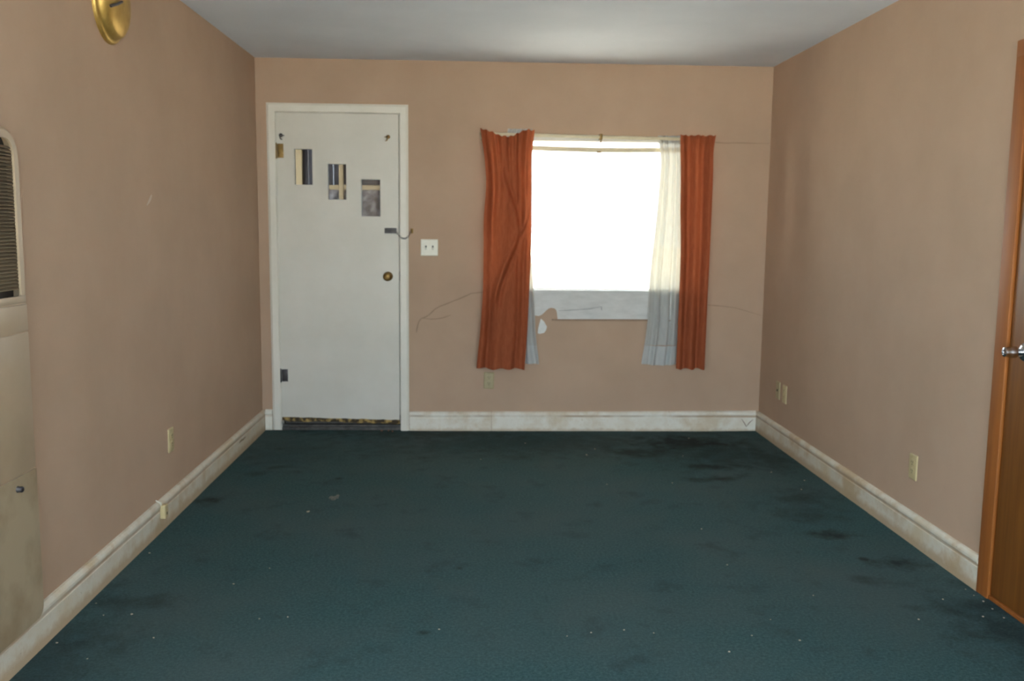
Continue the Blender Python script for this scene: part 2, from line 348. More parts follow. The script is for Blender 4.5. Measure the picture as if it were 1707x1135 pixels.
bm = bmesh.new()                                                   # plaster flake hanging below the torn sill board
prism(bm, [(1.867, .767), (1.888, .748), (1.908, .714), (1.903, .69), (1.889, .672), (1.862, .665), (1.846, .668), (1.849, .70), (1.857, .735)], -0.004, 0.0, back)
obj('paint_flake', bm, 'flake', wall_back)

# ------------------------------------------------------------------ baseboards
BP = [(0, 0), (.017, 0), (.017, .094), (.0145, .097), (.0145, .106), (.018, .109), (.0195, .115), (.019, .123), (.015, .131), (.008, .137), (0, .139)]
def baseboard(name, a0, a1, face, label, zl=None):
    """face: 'back', 'left' or 'right'"""
    bm = bmesh.new(); n = max(2, int(abs(a1 - a0) / 0.25)); rings = []
    for k in range(n + 1):
        a = a0 + (a1 - a0) * k / n; ring = []; w = random.uniform(-.0012, .0012)
        for d, z in BP:
            d2 = d + w if d > 0 else d
            z2 = z + (zl(a) if zl else 0)
            ring.append(bm.verts.new((a, -d2, z2) if face == 'back' else ((d2, a, z2) if face == 'left' else (W - d2, a, z2))))
        rings.append(ring)
    for p, q in zip(rings, rings[1:]):
        for k in range(len(BP)): bm.faces.new((p[k], p[(k + 1) % len(BP)], q[(k + 1) % len(BP)], q[k]))
    bm.faces.new(rings[0]); bm.faces.new(rings[-1])
    return structure(obj(name, bm, 'baseboard_white' if face == 'back' else 'baseboard'), label, 'baseboard')
baseboard('baseboard_back', 0.985, 1.538, 'back', 'short white baseboard length between door casing and seam under the curtain', lambda a: -0.008)
bb = baseboard('baseboard_back', 1.541, W - 0.021, 'back', 'long stained white baseboard under the window', lambda a: -0.006 + 0.009 * max(0, (a - 2.3) / 1.05))
crack([(3.255, .088), (3.275, .06), (3.292, .032), (3.30, .045), (3.312, .062), (3.335, .082)], 0.003, bb, 'split', -0.0192, 'crack')
baseboard('baseboard_back', 0.0195, 0.066, 'back', 'tiny piece of white baseboard between left corner and door casing', lambda a: .004)
bl = baseboard('baseboard_left', REAR, 0.0, 'left', 'long grimy baseboard along the left wall')
crack([(-.55, .082), (-.60, .079), (-.66, .083), (-.70, .080)], 0.005, bl, 'gouge', 0.019, 'old_brass', side)
baseboard('baseboard_right', -2.796, 0.0, 'right', 'grimy baseboard along the right wall up to the wooden door')
baseboard('baseboard_right', REAR, -3.852, 'right', 'baseboard on the right wall on the near side of the wooden door')

# ------------------------------------------------------------------ front door (door_1)
d1 = empty('door_1', (0.525, 0.02, 0.0)); structure(d1, 'white front door with three stepped little panes and white casing', 'door')
SX0, SX1, SZ0, SZ1 = 0.128, 0.917, 0.066, 2.098
panes = [(0.241, 0.357, 1.637, 1.867), (0.456, 0.576, 1.543, 1.774), (0.673, 0.797, 1.436, 1.676)]
bm = bmesh.new(); holed(bm, SX0, SX1, SZ0, SZ1, 0.006, 0.048, panes, back)
slab = local(obj('slab', bm, 'door'), d1)
for v in slab.data.vertices:                       # the foot of the door runs out of level
    if v.co.z < SZ0 + .001: v.co.z += 0.020 * (SX1 - v.co.x) / (SX1 - SX0)
def sub(o): return local_sub(o, slab)
def local_sub(o, part):
    o.parent = part; o.matrix_parent_inverse = Matrix.Translation(-d1.location) if False else part.matrix_world.inverted() @ Matrix.Identity(4)
    return o
for (a, b_, c, e) in panes:
    bm = bmesh.new(); holed(bm, a - .014, b_ + .014, c - .014, e + .014, 0.0025, 0.006, [(a, b_, c, e)], back); obj('pane_bead', bm, 'door', slab)
    bm = bmesh.new(); box(bm, a - .002, b_ + .002, 0.024, 0.028, c - .002, e + .002); obj('pane', bm, 'dimmed_pane_glass', slab)
# the slab's own frame of reference equals the room's (its parent inverse cancels door_1), so its children sit in room coordinates
for (z0, z1, m) in ((1.808, 1.899, 'old_brass'), (0.332, 0.415, 'dark_metal')):
    bm = bmesh.new(); box(bm, 0.132, 0.172, 0.003, 0.0062, z0, z1, 0.001)
    for k in range(3): lathe(bm, [(.0025, 0), (.0025, .002)], (0.160, 0.004, z0 + (z1 - z0) * (k + .5) / 3), (0, -1, 0), 10)
    h = obj('hinge', bm, m, slab, True, 40)
    bm = bmesh.new(); lathe(bm, [(.004, -.006), (.007, 0), (.007, z1 - z0), (.004, z1 - z0 + .006)], (0.1245, -0.003, z0), (0, 0, 1), 14); obj('hinge_pin', bm, m, slab, True, 40)
bm = bmesh.new(); lathe(bm, [(.031, 0), (.031, .004), (.026, .009), (.013, .012), (.011, .032), (.016, .037), (.026, .045), (.029, .056), (.025, .066), (.012, .071), (0, .071)], (0.845, 0.006, 1.043), (0, -1, 0), 32)
obj('knob', bm, 'old_brass', slab, True, 50)
bm = bmesh.new(); box(bm, 0.824, 0.902, -0.004, 0.006, 1.327, 1.362, 0.003); ch = obj('chain_track', bm, 'dark_metal', slab, True, 40)
bm = bmesh.new(); box(bm, 0.836, 0.892, -0.0052, -0.0035, 1.341, 1.348); obj('chain_slot', bm, 'slot', slab)
for (x, m) in ((0.157, 'dark_metal'), (0.851, 'old_brass')):     # two old screw hooks at the top of the door
    bm = bmesh.new(); s_ = 1 if x < .5 else -1
    lathe(bm, [(.013, 0), (.013, .004), (.005, .007)], (x, 0.006, 1.952), (0, -1, 0), 14)
    tube(bm, [(x, 0.003, 1.952), (x, -.02, 1.950), (x, -.03, 1.942), (x + s_ * .004, -.034, 1.928), (x + s_ * .014, -.03, 1.922)], .004)
    tube(bm, [(x - .003 * s_, -.004, 1.952), (x + .04 * (1 if x > .9 else s_ * .6), -.008, 1.950)], .0035)
    obj('coat_hook', bm, m, slab, True, 50)
bm = bmesh.new()                                                   # ragged weatherstrip along the foot
n = 28; top = []; bot = []
for k in range(n + 1):
    x = SX0 + (SX1 - SX0) * k / n; zb = SZ0 + 0.020 * (SX1 - x) / (SX1 - SX0)
    top.append((x, zb + .002 + random.uniform(0, .004))); bot.append((x, zb - .018 - random.uniform(0, .010)))
strip(bm, top, bot, 0.0035, 0.03, back)
obj('weatherstrip', bm, 'frayed', slab)
# casing: three boards with an eased outer edge; jambs inside the opening
CP = [(0, 0), (0, -.016), (.004, -.019), (.040, -.019), (.052, -.012), (.055, -.010), (.055, 0)]      # inner edge to outer edge
for (x, s_, z0) in ((0.124, -1, 0.006), (0.927, 1, -0.004)):
    bm = bmesh.new(); a = [bm.verts.new((x + s_ * u, t, max(z0, 0))) for u, t in CP]; b_ = [bm.verts.new((x + s_ * u, t, 2.102 + u)) for u, t in CP]
    bm.faces.new(a); bm.faces.new(b_)
    for k in range(len(CP)): bm.faces.new((a[k], a[(k + 1) % len(CP)], b_[(k + 1) % len(CP)], b_[k]))
    local(obj('casing', bm, 'casing'), d1)
bm = bmesh.new(); a = [bm.verts.new((0.124 - u, t, 2.102 + u)) for u, t in CP]; b_ = [bm.verts.new((0.927 + u, t, 2.102 + u)) for u, t in CP]
bm.faces.new(a); bm.faces.new(b_)
for k in range(len(CP)): bm.faces.new((a[k], a[(k + 1) % len(CP)], b_[(k + 1) % len(CP)], b_[k]))
local(obj('casing', bm, 'casing'), d1)
bm = bmesh.new(); box(bm, 0.122, 0.127, 0.0, TH, 0.0, DZ1 - .001); local(obj('jamb', bm, 'casing'), d1)
bm = bmesh.new(); box(bm, 0.9235, 0.928, 0.0, TH, 0.0, DZ1 - .001); local(obj('jamb', bm, 'casing'), d1)
bm = bmesh.new(); box(bm, 0.127, 0.9235, 0.0, TH, DZ1 - .006, DZ1 - .001); local(obj('head_jamb', bm, 'casing'), d1)
bm = bmesh.new(); box(bm, 0.127, 0.142, 0.050, 0.075, 0.0, DZ1 - .006); local(obj('door_stop', bm, 'casing'), d1)
bm = bmesh.new(); box(bm, 0.905, 0.9235, 0.050, 0.075, 0.0, DZ1 - .006); local(obj('door_stop', bm, 'casing'), d1)
bm = bmesh.new(); box(bm, 0.142, 0.905, 0.050, 0.075, DZ1 - .025, DZ1 - .006); local(obj('door_stop', bm, 'casing'), d1)
bm = bmesh.new(); box(bm, 0.9215, 0.9237, 0.004, 0.03, 1.015, 1.075); o = local(obj('strike_plate', bm, 'dark_metal'), d1)
bm = bmesh.new(); box(bm, 0.995, 1.012, -0.004, 0.0, 1.328, 1.360, .0015); lathe(bm, [(.006, 0), (.005, .012), (.007, .016), (.004, .018)], (1.003, -.004, 1.346), (0, -1, 0), 12)
local(obj('chain_catch', bm, 'old_brass', smooth=True, auto=40), d1)
def torus_link(bm, c, ang, tilt, a=.0085, b=.005, r=.0014, n=10, m=5):
    rings = []
    for k in range(n):
        t = 2 * PI * k / n; ca, sa = math.cos(t), math.sin(t); ring = []
        for j in range(m):
            q = 2 * PI * j / m; u = (a + r * math.cos(q)) * ca; v = (b + r * math.cos(q)) * sa; w = r * math.sin(q)
            x, y, z = u, (w if tilt else v), (v if tilt else w)
            ring.append(bm.verts.new((c[0] + x * math.cos(ang) - z * math.sin(ang), c[1] + y, c[2] + x * math.sin(ang) + z * math.cos(ang))))
        rings.append(ring)
    for i in range(n):
        p, q = rings[i], rings[(i + 1) % n]
        for j in range(m): bm.faces.new((p[j], q[j], q[(j + 1) % m], p[(j + 1) % m]))
chain_pts = []
for k in range(13):
    t = k / 12; x = 0.900 + (1.003 - 0.900) * t; z = 1.342 + .004 * t - 0.20 * t * (1 - t) * (1.0 - .25 * (0.5 - t)); chain_pts.append((x, -.018 - .006 * t, z))
for k, c in enumerate(chain_pts):                                  # each link of the door chain
    a = chain_pts[max(k - 1, 0)]; b_ = chain_pts[min(k + 1, 12)]
    bm = bmesh.new(); torus_link(bm, c, math.atan2(b_[2] - a[2], b_[0] - a[0]), k % 2); local(obj('chain_link', bm, 'dark_metal', smooth=True), d1)
bm = bmesh.new(); box(bm, 0.127, 0.9235, -0.005, 0.11, 0.0, 0.022, .004); box(bm, 0.127, 0.9235, 0.010, 0.05, 0.018, 0.036, .003); box(bm, 0.127, 0.9235, 0.050, 0.075, 0.018, 0.10, .003)
local(obj('threshold', bm, 'threshold', smooth=True, auto=40), d1)

# porch beyond the front door
bm = bmesh.new(); box(bm, -45, 55, TH, 70, -0.30, -0.20)
structure(obj('ground', bm, 'concrete'), 'bright concrete yard outside the front window', 'ground')
bm = bmesh.new(); box(bm, -45, 55, -75, REAR - TH, -0.30, -0.20)
structure(obj('ground', bm, 'concrete'), 'pale yard outside the added rear window', 'ground')
bm = bmesh.new(); box(bm, -1.2, 4.8, TH, 1.25, 2.46, 2.56)  # unseen roof, depth set to keep sun out of the window
structure(obj('porch_roof', bm, 'porch_roof'), 'flat unseen porch roof shading the door and window outside', 'roof')
ps = empty('porch_screen', (0.3, 1.07, -0.2)); tag(ps, 'dark boarded porch screen with tan rails seen through door panes', 'screen')
for k in range(12):
    x = -1.0 + k * 0.19; local(B('board', x, x + .186, 1.09, 1.112, -0.2, 2.44, 'dark_board'), ps)
for k in range(5):  # unseen side boards, added to darken the porch behind the panes
    y = TH + .005 + k * 0.19; local(B('board', 1.285, 1.307, y, y + .186, -0.2, 2.44, 'dark_board'), ps)
local(B('post', -0.012, 0.097, 1.05, 1.09, -0.2, 2.44, 'tan_wood', bev=.004), ps)
local(B('post', 0.376, 0.410, 1.05, 1.09, -0.2, 2.44, 'tan_wood', bev=.003), ps)
local(B('rail', 0.184, 0.376, 1.055, 1.09, 1.648, 1.682, 'tan_wood', bev=.003), ps)
local(B('rail', 0.410, 1.25, 1.055, 1.09, 1.648, 1.684, 'tan_wood', bev=.003), ps)
local(B('light_mottle', 0.184, 0.376, 1.08, 1.09, 0.6, 1.648, 'mottled'), ps)
local(B('light_mottle', 0.410, 1.25, 1.08, 1.09, 0.6, 1.648, 'mottled'), ps)

# ------------------------------------------------------------------ front window (window_1)
w1 = empty('window_1', (2.22, 0.0, WZ0)); structure(w1, 'bright front window between the terracotta curtains', 'window')
bm = bmesh.new(); holed(bm, WX0, WX1, WZ0, WZ1, 0.055, 0.115, [(WX0 + .035, WX1 - .035, WZ0 + .012, WZ1 - .012)], back); local(obj('window_frame', bm, 'frame'), w1)
bm = bmesh.new(); box(bm, WX0 + .03, WX1 - .03, 0.083, 0.087, WZ0 + .008, WZ1 - .01); local(obj('pane', bm, 'dimmed_glass'), w1)
bm = bmesh.new()                                                   # painted board under the window, torn at its lower left
low = [(1.56, .80), (1.70, .79), (1.827, .790), (1.850, .786), (1.872, .795), (1.890, .812), (1.904, .826), (1.918, .838), (1.934, .842), (1.955, .839), (1.968, .828), (1.975, .80), (1.979, .766), (2.30, .768), (2.88, .770)]
strip(bm, low, [(u, .953) for u, v in low], -0.012, -.0008, back); ap = local(obj('apron_board', bm, 'white'), w1)
o = crack([(1.985, .823), (2.06, .827), (2.13, .832), (2.201, .838), (2.273, .853)], 0.004, ap, 'crease', -.0132, 'crack'); o.data.materials[0] = M['crease']
o = crack([(2.272, .853), (2.273, .84), (2.275, .826)], 0.004, ap, 'crease', -.0132, 'crack'); o.data.materials[0] = M['crease']
bm = bmesh.new(); box(bm, 1.94, 2.88, -0.014, -0.0005, 0.757, 0.7655); local(obj('apron_edge', bm, 'crack'), w1)
bm = bmesh.new(); box(bm, WX0, WX1, -0.014, 0.055, WZ0 - .001, WZ0 + .006); local(obj('window_sill', bm, 'white'), w1)
bm = bmesh.new(); box(bm, 1.52, 2.92, -0.012, 0.0, WZ1 - .014, WZ1 + .022, .002); local(obj('head_board', bm, 'frame'), w1)

# rear window, unseen, added behind the photographer for more daylight
w2 = empty('added_window_2', (1.7, REAR, RZ0)); structure(w2, 'unseen broad window added behind the photographer', 'window')
bm = bmesh.new(); holed(bm, RX0, RX1, RZ0, RZ1, REAR - .10, REAR - .04, [(RX0 + .05, 1.67, RZ0 + .05, RZ1 - .05), (1.73, RX1 - .05, RZ0 + .05, RZ1 - .05)], back); local(obj('window_frame', bm, 'frame'), w2)
for a, b_ in ((RX0 + .04, 1.68), (1.72, RX1 - .04)):
    bm = bmesh.new(); box(bm, a, b_, REAR - .072, REAR - .068, RZ0 + .04, RZ1 - .04); local(obj('pane', bm, 'glass'), w2)

# left window, unseen, added beside the photographer to light the right wall
w3 = empty('added_window_3', (0, -5.15, LZ0)); structure(w3, 'unseen window added in the left wall beside the photographer', 'window')
bm = bmesh.new(); holed(bm, LY0, LY1, LZ0, LZ1, -.10, -.04, [(LY0 + .04, -5.17, LZ0 + .04, LZ1 - .04), (-5.13, LY1 - .04, LZ0 + .04, LZ1 - .04)], side); local(obj('window_frame', bm, 'frame'), w3)
for a, b_ in ((LY0 + .03, -5.16), (-5.14, LY1 - .03)):
    bm = bmesh.new(); box(bm, -.072, -.068, a, b_, LZ0 + .03, LZ1 - .03); local(obj('pane', bm, 'glass'), w3)

# ------------------------------------------------------------------ curtain rods
r1 = empty('curtain_rod', (2.22, -0.08, 1.966)); tag(r1, 'long cream curtain rod fixed above the window', 'rod')
bm = bmesh.new(); tube(bm, [(1.46, -.0, 1.976), (1.455, -.040, 1.976), (1.47, -.056, 1.975), (1.52, -.058, 1.974), (2.22, -.058, 1.966), (2.93, -.058, 1.958), (2.97, -.056, 1.957), (2.98, -.040, 1.957), (2.98, -.0, 1.957)], .011, 10, .45); local(obj('rod', bm, 'rod', smooth=True, auto=60), r1)
bm = bmesh.new(); box(bm, 2.229, 2.247, -.068, 0, 1.948, 1.985, .002); tube(bm, [(2.238, -.064, 1.95), (2.236, -.068, 1.93)], .005); local(obj('bracket', bm, 'old_brass', smooth=True, auto=40), r1)
for x in (1.462, 2.984):
    bm = bmesh.new(); box(bm, x - .012, x + .012, -.022, 0, 1.945, 1.99, .002); local(obj('end_bracket', bm, 'rod', smooth=True, auto=40), r1)
r3 = empty('sheer_rod', (2.22, 0.02, 1.892)); tag(r3, 'thin sagging lower rod crossing the top of the bright window', 'rod')
bm = bmesh.new(); tube(bm, [(1.541, .02, 1.899), (1.56, .02, 1.898), (1.8, .02, 1.895), (2.05, .02, 1.890), (2.236, .02, 1.8875), (2.40, .02, 1.889), (2.613, .02, 1.8925), (2.88, .02, 1.896), (2.899, .02, 1.896)], .017, 10, .7); local(obj('rod', bm, 'rod', smooth=True, auto=60), r3)
bm = bmesh.new(); box(bm, 2.222, 2.25, .006, .022, 1.869, 1.880, .002); local(obj('rod_clip', bm, 'old_brass'), r3)
for x in (1.545, 2.895):
    bm = bmesh.new(); box(bm, x - .005, x + .005, .002, .038, 1.878, 1.916, .002); local(obj('end_bracket', bm, 'rod'), r3)

# ------------------------------------------------------------------ curtains
def lerp_rows(rows, z):
    for (za, la, ra), (zb, lb, rb) in zip(rows, rows[1:]):
        if z >= zb:
            t = (za - z) / (za - zb); t = max(0, min(1, t)); return la + (lb - la) * t, ra + (rb - ra) * t
    return rows[-1][1], rows[-1][2]
def smooth_rows(rows, k):
    zs = [rows[0][0] + (rows[-1][0] - rows[0][0]) * i / k for i in range(k + 1)]; d = abs(rows[0][0] - rows[-1][0]) / 28; out = []
    for z in zs:
        a = [lerp_rows(rows, max(min(z + o, rows[0][0]), rows[-1][0])) for o in (-d, -d / 2, 0, d / 2, d)]
        out.append((z, sum(q[0] for q in a) / 5, sum(q[1] for q in a) / 5))
    return out
def cloth(name, rows, y0, depth, mat, nc=70, nr=70, top=None, bottom=None, parent=None, rng=(0, 1)):
    R = smooth_rows(rows, nr); bm = bmesh.new(); g = []
    for i, (z, xl, xr) in enumerate(R):
        t = i / nr
        if not rng[0] - 1e-6 <= t <= rng[1] + 1e-6: continue
        row = []
        for j in range(nc + 1):
            s = j / nc; zz = z
            if top and t < .25: zz += top(s) * (1 - t / .25)
            if bottom and t > .8: zz += bottom(s) * (t - .8) / .2
            row.append(bm.verts.new((xl + (xr - xl) * s, y0 - max(depth(s, t), -.016), zz)))
        g.append(row)
    for a, b_ in zip(g, g[1:]):
        for j in range(nc): bm.faces.new((a[j], a[j + 1], b_[j + 1], b_[j]))
    return obj(name, bm, mat, parent, smooth=True)
LC = [(2.0, 1.448, 1.805), (1.909, 1.464, 1.794), (1.841, 1.477, 1.787), (1.653, 1.493, 1.79), (1.432, 1.475, 1.793), (1.253, 1.477, 1.791), (0.938, 1.475, 1.78), (0.679, 1.457, 1.771), (0.438, 1.434, 1.754)]
RC = [(1.981, 2.748, 2.988), (1.927, 2.749, 2.97), (1.695, 2.761, 2.975), (1.501, 2.764, 2.975), (1.226, 2.777, 2.973), (0.908, 2.776, 2.969), (0.443, 2.771, 2.966)]
RS = [(1.982, 2.614, 2.80), (1.843, 2.642, 2.81), (1.5, 2.625, 2.82), (1.223, 2.601, 2.83), (1.004, 2.583, 2.83), (0.782, 2.586, 2.83), (0.599, 2.567, 2.83), (0.469, 2.546, 2.82)]
LS = [(1.967, 1.60, 1.769), (1.488, 1.60, 1.767), (1.174, 1.59, 1.795), (0.976, 1.59, 1.814), (0.655, 1.60, 1.83), (0.464, 1.60, 1.857)]
def gau(v, c, w): return math.exp(-((v - c) / w) ** 2)
def ss(a, b_, v):
    t = max(0, min(1, (v - a) / (b_ - a))); return t * t * (3 - 2 * t)
def left_depth(s, t):
    u = s + .025 * math.sin(3.1 * t + 1.0)
    pleats = .013 * (math.cos(2 * PI * (s * 4.5 + .1)) + .35 * math.cos(2 * PI * (s * 10 + .3))) * math.exp(-t * 6)
    edge = .024 * gau(u, .05, .10) * (1 - .35 * t) - .026 * gau(u, .20, .055) * (1 - ss(.25, .62, t)) - .014 * gau(u, .13 + .04 * t, .05) * ss(.55, .8, t)
    belly = .030 * gau(u, .42, .20) * (0.35 + .65 * gau(t, .38, .32))
    dg = s - (.98 - .62 * ss(.30, .72, t)); diag = (-.020 * gau(dg, 0, .06) + .018 * gau(dg, -.11, .07)) * ss(.24, .36, t) * (1 - ss(.66, .80, t))
    dg2 = s - (.42 + .42 * ss(.14, .44, t)); diag2 = (-.014 * gau(dg2, 0, .05) + .010 * gau(dg2, -.09, .06)) * ss(.10, .18, t) * (1 - ss(.40, .48, t))
    right = (.016 * gau(u, .86, .05) - .018 * gau(u, .77, .045)) * (1 - .55 * ss(.5, .9, t)) + .008 * gau(u, .97, .03)
    wave = .006 * math.sin(2 * PI * (u * 3.2 + .12)) * ss(.6, 1, t)
    return 1.6 * (pleats + edge + belly + diag + diag2 + right + wave)
def left_top(s): return -.042 * (gau(s, .42, .20)) - .020 * gau(s, .62, .12) + .004 * math.cos(2 * PI * s * 9)
c1 = cloth('curtain', LC, -.088, left_depth, 'curtain', 90, 90, left_top, lambda s: .012 * (1 - ss(0, .25, s)) - .004 * math.cos(2 * PI * s * 3))
tag(c1, 'wide creased terracotta curtain with a drooping top, on the door side of window', 'curtain', 'terracotta curtains')
def right_depth(s, t):
    a = .030 * (1 - .25 * t); u = s + .012 * math.sin(2.4 * t + .5)
    return a * (gau(u, .08, .10) + .95 * gau(u, .50, .11) + .8 * gau(u, .92, .10) - .9 * gau(u, .29, .075) - .8 * gau(u, .72, .075)) + .005 * math.cos(2 * PI * s * 9) * math.exp(-t * 9)
c2 = cloth('curtain', RC, -.088, right_depth, 'curtain', 70, 70, lambda s: .003 * math.cos(2 * PI * s * 6), lambda s: .005 * math.cos(2 * PI * s * 2.6))
tag(c2, 'narrow neatly pleated terracotta curtain on the right side of window', 'curtain', 'terracotta curtains')
def sheer_depth(s, t): return .012 * math.sin(2 * PI * (s * 4.2 + .1 * math.sin(2.5 * t))) + .005 * math.sin(2 * PI * (s * 7 + .3))
s1 = empty('sheer_curtain', (2.70, -.05, .47)); tag(s1, 'cream sheer curtain glowing beside the narrow right curtain', 'curtain', 'sheer curtains')
local(cloth('voile', RS, -.027, sheer_depth, 'sheer', 60, 60, rng=(0, 55 / 60)), s1); local(cloth('hem', RS, -.027, sheer_depth, 'sheer_hem', 60, 60, lambda s: 0, lambda s: -.012 * math.sin(PI * s), rng=(55 / 60, 1)), s1)
local(cloth('heading', RS, -.031, sheer_depth, 'sheer_hem', 60, 60, rng=(0, .035)), s1)
s2 = empty('sheer_curtain', (1.70, -.05, .47)); tag(s2, 'sheer curtain sliver peeking out beside the wide creased left curtain', 'curtain', 'sheer curtains')
local(cloth('voile', LS, -.027, sheer_depth, 'sheer', 50, 60, rng=(0, 55 / 60)), s2); local(cloth('hem', LS, -.027, sheer_depth, 'sheer_hem', 50, 60, rng=(55 / 60, 1)), s2)
local(cloth('heading', [(2.012, 1.63, 1.79), (1.94, 1.62, 1.78)], -.031, sheer_depth, 'sheer_hem', 40, 6), s2)

# ------------------------------------------------------------------ wooden door in the right wall (door_3)
d3 = empty('door_3', (W, -3.3, 0)); structure(d3, 'orange varnished wooden door with chrome knob at the right edge', 'door')
for (y0, y1) in ((EY1 - .004, -2.796), (-3.852, EY0 + .004)):
    bm = bmesh.new(); box(bm, W - .016, W, y0, y1, 0, EZ1 + .055, .004); local(obj('casing', bm, 'wood_casing', smooth=True, auto=40), d3)
bm = bmesh.new(); box(bm, W - .0165, W, -3.852, -2.796, EZ1 - .004, EZ1 + .056, .004); local(obj('casing', bm, 'wood_casing', smooth=True, auto=40), d3)
bm = bmesh.new(); box(bm, W, W + TH, EY1 - .010, EY1, 0, EZ1); local(obj('jamb', bm, 'wood_casing'), d3)
bm = bmesh.new(); box(bm, W, W + TH, EY0, EY0 + .010, 0, EZ1); local(obj('jamb', bm, 'wood_casing'), d3)
bm = bmesh.new(); box(bm, W, W + TH, EY0, EY1, EZ1 - .010, EZ1); local(obj('head_jamb', bm, 'wood_casing'), d3)
bm = bmesh.new(); box(bm, W - .010, W + TH, EY0 - .06, EY1 + .06, 0, .016, .004); local(obj('sill', bm, 'wood_casing', smooth=True, auto=40), d3)
bm = bmesh.new(); box(bm, W - .006, W + .032, EY0 + .012, EY1 - .012, .020, EZ1 - .012, .002); sl3 = local(obj('slab', bm, 'wood_door', smooth=True, auto=40), d3)
KP = (W - .006, -2.972, 0.957)
bm = bmesh.new(); lathe(bm, [(.033, 0), (.033, .004), (.027, .011), (.014, .014)], KP, (-1, 0, 0), 32); obj('rosette', bm, 'steel', sl3, True, 40)
bm = bmesh.new(); lathe(bm, [(.012, .012), (.011, .024), (.016, .029), (.0205, .035), (.0215, .045), (.020, .056), (.0175, .064), (.0185, .068), (.0165, .076), (.011, .078), (.010, .074), (0, .074)], KP, (-1, 0, 0), 32); obj('knob', bm, 'steel', sl3, True, 50)

# ------------------------------------------------------------------ wall furnace on the left wall
FY0, FY1, FZ0, FZ1, FD = -3.62, -3.236, 0.118, 1.655, 0.042
fr = empty('wall_furnace', (0, -3.42, FZ0)); tag(fr, 'tall beige wall furnace with louvred grille on the left wall', 'heater')
ph = rounded(FY0, FY1, FZ0, FZ1, .05, 7, (.085, .085, .05, .05))
pin = rounded(FY0 + .010, FY1 - .010, FZ0 + .010, FZ1 - .010, .05, 7, (.076, .076, .042, .042))
pgr = rounded(FY0 + .03, FY1 - .034, 1.155, FZ1 - .032, .05, 7, (.05, .05, .006, .006))
bm = bmesh.new()                                                   # shell with a rolled edge and an opening for the grille
def ring(poly, x): return [bm.verts.new((x, u, v)) for u, v in poly]
A = ring(ph, 0.0); A2 = ring(ph, FD - .012); Bq = ring(pin, FD - .002); 
for p, q in ((A, A2), (A2, Bq)):
    for k in range(len(p)): bm.faces.new((p[k], p[(k + 1) % len(p)], q[(k + 1) % len(p)], q[k]))
Cq = ring(pgr, FD - .002); Dq = ring(pgr, 0.033)
for k in range(len(Cq)): bm.faces.new((Cq[k], Cq[(k + 1) % len(Cq)], Dq[(k + 1) % len(Dq)], Dq[k]))
es = [bm.edges.get((Bq[k], Bq[(k + 1) % len(Bq)])) for k in range(len(Bq))] + [bm.edges.get((Cq[k], Cq[(k + 1) % len(Cq)])) for k in range(len(Cq))]
bmesh.ops.triangle_fill(bm, edges=es, use_beauty=True, use_dissolve=False)
body = local(obj('body', bm, 'heater', smooth=True, auto=35), fr)
bm = bmesh.new(); prism(bm, rounded(FY0 + .015, FY1 - .015, 1.140, FZ1 - .015, .05, 7, (.06, .06, .006, .006)), 0.002, 0.006, side); local(obj('grille_back', bm, 'cavity'), fr)
lz = 1.175; sl_me = None
while lz < FZ1 - .05:                                              # each louvre slat of the grille
    inset = max(0, .05 - math.sqrt(max(0, .05 ** 2 - max(0, lz - (FZ1 - .032 - .05)) ** 2)))
    if sl_me is None or inset > 0.001:
        bm = bmesh.new(); w = (FY1 - .034 - FY0 - .03) / 2 - inset + .012
        v = [bm.verts.new(c) for c in ((.018, -w, .007), (.031, -w, -.0015), (.032, -w, .000), (.019, -w, .0085), (.018, w, .007), (.031, w, -.0015), (.032, w, .000), (.019, w, .0085))]
        for f in ((0, 1, 2, 3), (7, 6, 5, 4), (0, 4, 5, 1), (1, 5, 6, 2), (2, 6, 7, 3), (3, 7, 4, 0)): bm.faces.new([v[i] for i in f])
        o = obj('slat', bm, 'louvre', fr)
        if inset <= 0.001: sl_me = o.data
    else:
        o = bpy.data.objects.new('slat', sl_me); COL.objects.link(o); o.parent = fr
    o.location = (0, (FY0 + .03 + FY1 - .034) / 2 + 3.42, lz - FZ0); lz += .0105
local(B('grille_bar', FD - .006, FD + .005, FY0 + .022, FY1 - .022, 1.135, 1.156, 'heater', bev=.003), fr)
local(B('upper_panel', FD - .006, FD + .0015, FY0 + .016, FY1 - .012, 1.048, 1.128, 'heater', bev=.0015), fr)
local(B('middle_panel', FD - .006, FD + .0015, FY0 + .016, FY1 - .012, 0.618, 1.042, 'heater', bev=.0015), fr)
bm = bmesh.new(); prism(bm, rounded(FY0 + .016, FY1 - .012, FZ0 + .014, 0.612, .03, 6, (.003, .003, .038, .038)), FD - .006, FD + .003, side); lp = local(obj('access_panel', bm, 'heater_lower', smooth=True, auto=35), fr)
bm = bmesh.new(); lathe(bm, [(.010, 0), (.010, .003), (.0085, .005), (.0095, .014), (.007, .017), (0, .018)], (FD + .003, -3.372, .578), (1, 0, 0), 18); obj('knob', bm, 'dark_metal', lp, True, 50)

